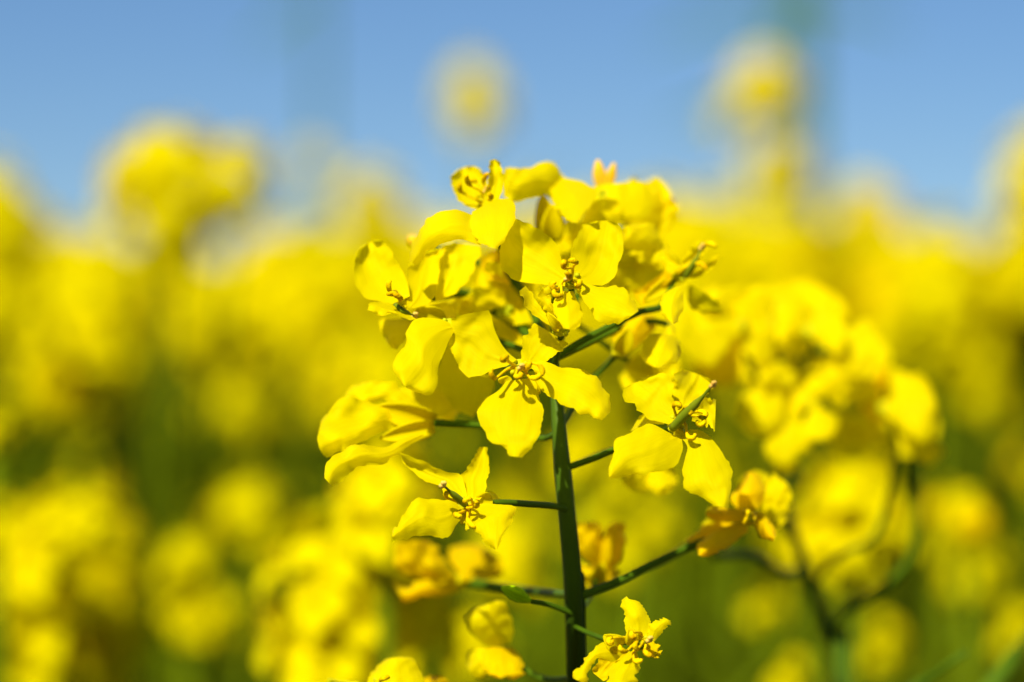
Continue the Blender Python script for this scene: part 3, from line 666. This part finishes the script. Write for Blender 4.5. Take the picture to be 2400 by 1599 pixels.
HEADS = [head_mesh(100 + i, n=24 + 3 * (i % 3), hw=.02, hh=.038 + .006 * (i % 3), fr=.0115) for i in range(5)]
#FARHEADS = [head_mesh(200 + i, n=20, hw=.02, hh=.04, fr=.0115, far=True) for i in range(3)]
def bud_cluster_mesh(seed):
    rr = random.Random(seed); mb = MB()
    for i in range(26):
        th = i * 2.4; u = i / 26; r_ = .011 * u ** .7; c = Vector((math.cos(th) * r_, math.sin(th) * r_, .012 - .03 * u ** 1.3))
        mb.mat('bud_field' if rr.random() > .12 else 'petal_far'); mb.blob(c, Vector((math.cos(th) * .0012, math.sin(th) * .0012, .003)), .0017, 6, 4)
        mb.mat('stalk_far'); mb.tube([c, (0, 0, c.z - .012)], .0005, 4, False)
    mb.mat('stalk_far'); mb.tube([(0, 0, -.05), (0, 0, .005)], .001, 6)
    o = mb.build('bud_cluster'); me = o.data; bpy.data.objects.remove(o); return me
BUDS = [bud_cluster_mesh(350 + i) for i in range(3)]
def flower_mesh(seed, m):
    rr = random.Random(seed); mb = MB(); field_flower(mb, (0, 0, 0), (0, 0, 1), .0105, rr, m, 5, 6)
    mb.mat('sepal')
    for k in range(4):
        a = k * 1.57 + .8; mb.blob((math.cos(a) * .0016, math.sin(a) * .0016, -.0012), (math.cos(a) * .0012, math.sin(a) * .0012, .002), .0008, 5, 4)
    mb.mat('anther')
    for k in range(6):
        a = k * 1.05; mb.blob((math.cos(a) * .0022, math.sin(a) * .0022, .0042), (0, 0, .001), .0005, 4, 3)
    o = mb.build('flower'); me = o.data; bpy.data.objects.remove(o); return me
SMALL = [head_mesh(150 + i, n=7, hw=.011, hh=.022, fr=.0105) for i in range(4)]
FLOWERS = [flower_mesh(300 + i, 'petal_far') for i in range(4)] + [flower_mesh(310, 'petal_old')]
def leaf_mesh(seed, ln, wd):
    rr = random.Random(seed); mb = MB(); leaf_grid(mb, (0, 0, 0), (1, 0, .7), (0, 0, 1), ln, wd, rr.uniform(.2, .7), 4, 9, .08)
    o = mb.build('leaf', 'leaf'); me = o.data; bpy.data.objects.remove(o); return me
LEAVES = [leaf_mesh(400 + i, .085 + .02 * i, .022 + .006 * i) for i in range(4)]
def pod_mesh(seed):
    mb = MB(); mb.mat('stalk_far'); mb.tube([(0, 0, 0), (.012, 0, .004), (.02, 0, .008)], .0005, 5)
    mb.tube([(.02, 0, .008), (.03, 0, .016), (.045, 0, .03), (.055, 0, .041), (.06, 0, .047)], [.0006, .0014, .0015, .0011, .0003], 6)
    o = mb.build('seed_pod'); me = o.data; bpy.data.objects.remove(o); return me
POD = pod_mesh(1)
def mk(name, me, parent, loc, rot=(0, 0, 0), sc=1):
    o = link(bpy.data.objects.new(name, me)); o.parent = parent; o.location = loc; o.rotation_euler = rot; o.scale = (sc,) * 3; return o

GRP = 'rapeseed plants of the field'
def field_plant(pos, seed, label, group=None, head_sc=1.0, detail=1, extra=(), leaves=5, pods=4, lean=None, budded=False):
    """pos = centre of the top flower head; extra = centres of side heads ; detail 2 = single flowers are parts"""
    rr = random.Random(seed); pos = Vector(pos)
    lean = lean if lean is not None else rr.uniform(-.06, .06)
    base = Vector((pos.x + lean, pos.y + rr.uniform(-.03, .05), 0))
    root = empty('rapeseed_plant', base); tag(root, label, 'plant', group)
    top = pos - base
    mid = Vector((top.x * .55, top.y * .55, top.z * .6)); low = Vector((top.x * .12, top.y * .12, top.z * .25))
    path = catmull([(0, 0, 0), low, mid, top - Vector((0, 0, .12)) * 1 + (top - mid).normalized() * 0, top - Vector((0, 0, .025 * head_sc))], 16)
    sm = MB(); sm.tube(path, [.0045 - .0032 * (i / 16) ** .8 for i in range(17)], 6); sm.build('stem', 'stalk_far', root)
    heads = [(top, head_sc, rr.randrange(99))]
    for e in extra:
        ep = Vector(e[0]) - base; heads.append((ep, e[1], rr.randrange(99)))
        sidx = min(range(17), key=lambda i: abs(path[i].z - (ep.z - .16)))
        br = MB(); br.tube(catmull([path[sidx], path[sidx].lerp(ep, .5) + Vector((0, 0, -.012)), ep - Vector((0, 0, .02))], 8), [.0018 - .0001 * i for i in range(9)], 6)
        br.build('branch', 'stalk_far', root)
    for hp, sc, hv in heads:
        if budded:
            mk('bud_cluster', BUDS[hv % 3], root, hp, (rr.uniform(-.3, .3), rr.uniform(-.3, .3), rr.uniform(0, 6.28)), sc)
        elif detail == 2:
            r2 = random.Random(seed + hv)
            for c, nr, za in head_spots(r2, max(5, round(26 * sc)), .02 * sc, .042 * sc):
                q = Vector(nr).to_track_quat('Z', 'X'); fo = mk('flower', FLOWERS[r2.randrange(4)], root, hp + c, q.to_euler(), max(sc, .72))
                sb = MB(); sb.tube([c, Vector((c.x * .5, c.y * .5, (za + c.z) / 2)), (0, 0, za)], .0005, 5); so_ = sb.build('flower_stalk', 'stalk_far', root); so_.location = hp
        else:
            if sc < .6: sc *= 1.55; pool = SMALL
            else: pool = HEADS
            mk('flower_head', pool[hv % len(pool)], root, hp, (rr.uniform(-.25, .25), rr.uniform(-.25, .25), rr.uniform(0, 6.28)), sc * rr.uniform(.9, 1.1))
    for k in range(pods):
        i = 16 - 1 - rr.randrange(5); p = path[i]
        mk('seed_pod', POD, root, p, (0, 0, rr.uniform(0, 6.28)), rr.uniform(.8, 1.2))
    for k in range(leaves):
        i = rr.randrange(5, 15); p = path[i]
        mk('leaf', LEAVES[rr.randrange(4)], root, p, (rr.uniform(-.3, .3), rr.uniform(-.5, .3), rr.uniform(0, 6.28)), rr.uniform(.7, 1.3) * (1.15 - i * .035))
    return root

# plants one can tell apart ----------------------------------------------------------
def A(x, y, d): return at(x, y, d)
NP = [
 # (x, y, d, scale, detail, extras[(x,y,d,scale)], label)
 (400, 410, .86, .78, 2, [(550, 405, .86, .5), (325, 430, .86, .5), (400, 540, .86, .4)], 'tall blurred rapeseed plant with a large yellow head against the blue sky at upper left'),
 (1110, 220, 2.2, 1.05, 1, [], 'single small blurred rapeseed head standing high in the sky above the sharp flowers'),
 (1790, 200, 1.8, 1.1, 1, [(1830, 400, 1.9, 1.0), (1700, 290, 2.0, .5)], 'tall blurred rapeseed plant in the sky at upper right beside a dark thin stalk'),
 (865, 475, 1.8, .85, 1, [], 'blurred rapeseed head just left of the sharp flowers, dipping into the skyline'),
 (735, 385, 3.0, .85, 1, [], 'faint pale rapeseed head in the sky right of the large blurred head'),
 (2030, 490, 1.7, .88, 1, [], 'blurred rapeseed head in the sky at right, lower than its tall neighbour'),
 (-20, 500, 1.05, .9, 1, [(0, 680, 1.05, .8)], 'orange yellow blurred rapeseed head at the left edge of the skyline'),
 (2460, 400, 1.25, .9, 1, [(2440, 600, 1.25, 1.0), (2340, 720, 1.3, .7)], 'blurred rapeseed head rising into the sky at the right edge'),
 (1620, 570, 1.2, .85, 1, [(1720, 640, 1.2, .8), (1530, 610, 1.2, .7)], 'broad blurred rapeseed plant right behind the topmost sharp petals'),
 (200, 780, .95, .75, 1, [(110, 860, .95, .65), (270, 700, 1.0, .6), (210, 930, .95, .4)], 'broad blurred rapeseed plant left below the skyline with golden heads'),
 (720, 680, 1.0, .65, 1, [(590, 720, 1.0, .6), (820, 690, 1.05, .55)], 'bright blurred rapeseed plant left of the sharp flowers below the skyline'),
 (430, 720, 1.05, .5, 1, [(430, 840, 1.05, .4)], 'narrow blurred rapeseed head between two broad yellow plants at left'),
 (2190, 730, .9, .65, 1, [(2290, 850, .9, .5)], 'broad blurred rapeseed plant right of the soft arc of petals'),
 (1850, 640, 1.2, .8, 1, [(1760, 700, 1.2, .6)], 'blurred rapeseed plant above the soft arc of bright petals'),
 (180, 1260, .6, .52, 2, [(70, 1380, .6, .4), (60, 1250, .62, .3), (120, 1500, .6, .3)], 'large blurred rapeseed plant in the lower left corner with golden flowers'),
 (270, 1450, .62, .3, 2, [(220, 1580, .62, .3)], 'blurred rapeseed head right of the golden plant in the lower left corner'),
 (440, 1310, .72, .36, 1, [(510, 1450, .72, .3), (430, 1420, .72, .28)], 'small dim rapeseed head between lower left corner and the yellow mass'),
 (640, 950, 1.2, .5, 1, [(640, 1160, 1.25, .4)], 'dim greenish blurred rapeseed head left of the side facing flower'),
 (800, 1370, .49, .6, 2, [(740, 1500, .49, .25), (960, 1440, .49, .36), (850, 1570, .49, .3)], 'big blurred rapeseed plant directly below left of the sharp flowers'),
 (900, 1140, .47, .3, 2, [], 'yellow blurred rapeseed head behind the lower left sharp flower'),
 (1190, 1310, .6, .36, 1, [(1120, 1500, .6, .3)], 'dim blurred rapeseed head left of the dark main stem'),
 (2000, 1170, .5, .36, 2, [(1930, 1260, .5, .2)], 'bright rounded blurred rapeseed head under the soft arc of petals'),
 (2260, 1220, .62, .3, 1, [(2200, 1170, .62, .18)], 'blurred rapeseed head near the right edge at mid height'),
 (1990, 1350, .66, .22, 1, [], 'small blurred rapeseed head right of the soft green stem'),
 (1800, 1420, .7, .25, 1, [(1540, 1240, .7, .25)], 'small dim rapeseed head between the main stem and soft green stem'),
 (2070, 1500, .7, .28, 1, [(2390, 1470, .68, .25)], 'dim rapeseed head low in the lower right corner'),
 (1840, 1590, .6, .25, 1, [], 'dim rapeseed head cut by the bottom edge left of the soft stem'),
 (-15, 1010, .55, .16, 1, [(-30, 1200, .55, .24)], 'small rapeseed head cut by the left edge at mid height'),
 (1360, 1060, .6, .28, 1, [(1500, 1100, .6, .26)], 'dim rapeseed head hidden behind the dark main stem and right flower'),
]
for i, (x, y, d, sc, det, ex, lab) in enumerate(NP):
    field_plant(A(x, y, d), 1000 + i, lab, None, sc, det, [(A(*e[:3]), e[3]) for e in ex], leaves=5 if d > .8 else 3, pods=6 if d > .7 else 2)

# the rows behind
SKY = [(0, 590), (150, 590), (300, 590), (450, 595), (600, 600), (800, 575), (1000, 550), (1500, 490), (1900, 570), (2050, 570), (2200, 600), (2400, 590)]
def skyline(x):
    x = min(max(x, 0), 2400)
    for (a, ya), (b, yb) in zip(SKY, SKY[1:]):
        if a <= x <= b: return -80 + ya + (yb - ya) * (x - a) / (b - a)
rr = random.Random(5)
for i in range(160):
    d = 1.15 + 1.7 * (i / 160) ** .8
    x = rr.uniform(-250, 2650); y = skyline(x) + .024 * F / d + 215 * rr.random() ** 1.3
    ex = []
    for k in range(rr.randrange(1, 3)):
        ex.append((A(x + rr.uniform(-130, 130), y + rr.uniform(10, 85), d + rr.uniform(-.05, .05)), rr.uniform(.7, 1.0)))
    field_plant(A(x, y, d), 2000 + i, 'blurred rapeseed plant in the yellow rows behind the sharp plant', GRP, rr.uniform(.85, 1.1), 1, ex, leaves=16, pods=8)
# greener plants with few flowers, nearer
for i in range(110):
    d = rr.uniform(.75, 1.5); x = rr.uniform(-200, 2600); y = rr.uniform(880, 1350)
    field_plant(A(x, y, d), 3000 + i, 'small rapeseed plant with few dim flowers low among the green stems' if i % 5 < 2 else 'green rapeseed plant still in bud among the stems behind the yellow heads', 'small dim rapeseed plants low in the field' if i % 5 < 2 else 'green rapeseed plants in the lower field', rr.uniform(.33, .58) if i % 5 < 2 else 1.0, 1, [], leaves=18, pods=10, budded=i % 5 > 1)

# distant mass of the field
mb = MB(); rr = random.Random(9)
fp = []
for i in range(1500):
    d = 3.0 + 14 * rr.random() ** 1.6; x = rr.uniform(-.27, .27) * d; z = 1.12 + rr.uniform(-.01, .05) + .01 * min(d, 8)
    c = Vector((x, d - FOCUS, z)); sc = 1.2 + d * .06
    for k in range(9):
        o = Vector((rr.gauss(0, .018), rr.gauss(0, .018), rr.gauss(0, .02))) * sc
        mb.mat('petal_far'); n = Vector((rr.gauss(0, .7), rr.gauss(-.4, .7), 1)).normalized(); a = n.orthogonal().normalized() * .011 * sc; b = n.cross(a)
        mb.add([c + o + a, c + o + b, c + o - a, c + o - b], [(0, 1, 2, 3)])
    mb.mat('stalk_far'); mb.tube([c - Vector((0, 0, .5)), c], .003 * sc, 3, False)
    mb.mat('leaf')
    for k in range(9):
        o = Vector((rr.gauss(0, .05), rr.gauss(0, .05), -rr.uniform(.06, .4))); n = Vector((rr.gauss(0, .7), rr.gauss(-.7, .5), .6)).normalized(); a = n.orthogonal().normalized() * .05; b = n.cross(a) * .45
        mb.add([c + o + a, c + o + b, c + o - a, c + o - b], [(0, 1, 2, 3)])
tag(mb.build('distant_rapeseed'), 'far yellow and green rapeseed field beyond the nearer blurred rows', 'field', kind='stuff')

# thin tall stalks in the sky ----------------------------------------------------------
def tall_stalk(x, d, ytop, r, lab, tufts=()):
    p = at(x, ytop, d); base = Vector((p.x + .01, p.y, 0)); root = empty('tall_stalk', base); tag(root, lab, 'stalk')
    s = MB(); q = catmull([(0, 0, 0), (.012, 0, .6), (p.x - base.x + .004, 0, 1.1), p - base], 20); s.tube(q, [r * (1 - .4 * i / 20) for i in range(21)], 8); s.build('stem', 'tall', root)
    for k, (tx, ty, ln, wd, ang) in enumerate(tufts):
        c = at(tx, ty, d) - base; b = MB()
        i = min(range(21), key=lambda j: (q[j] - c).length)
        leaf_grid(b, q[i], (c - q[i]) + Vector((0.001, 0, .002)), (0, -1, .3), max((c - q[i]).length * 1.4, ln), wd, .1); b.build('leaf', 'tall', root)
tall_stalk(1890, 2.6, -200, .013, 'dark blurred stalk rising through the sky at the right', [(1640, 250, .1, .012, 0), (1600, 60, .1, .012, 0), (1860, 30, .05, .03, 0), (2010, 30, .1, .01, 0)])
tall_stalk(745, 3.0, -200, .007, 'faint blurred stalk in the sky left of the middle', [(640, 60, .1, .01, 0)])
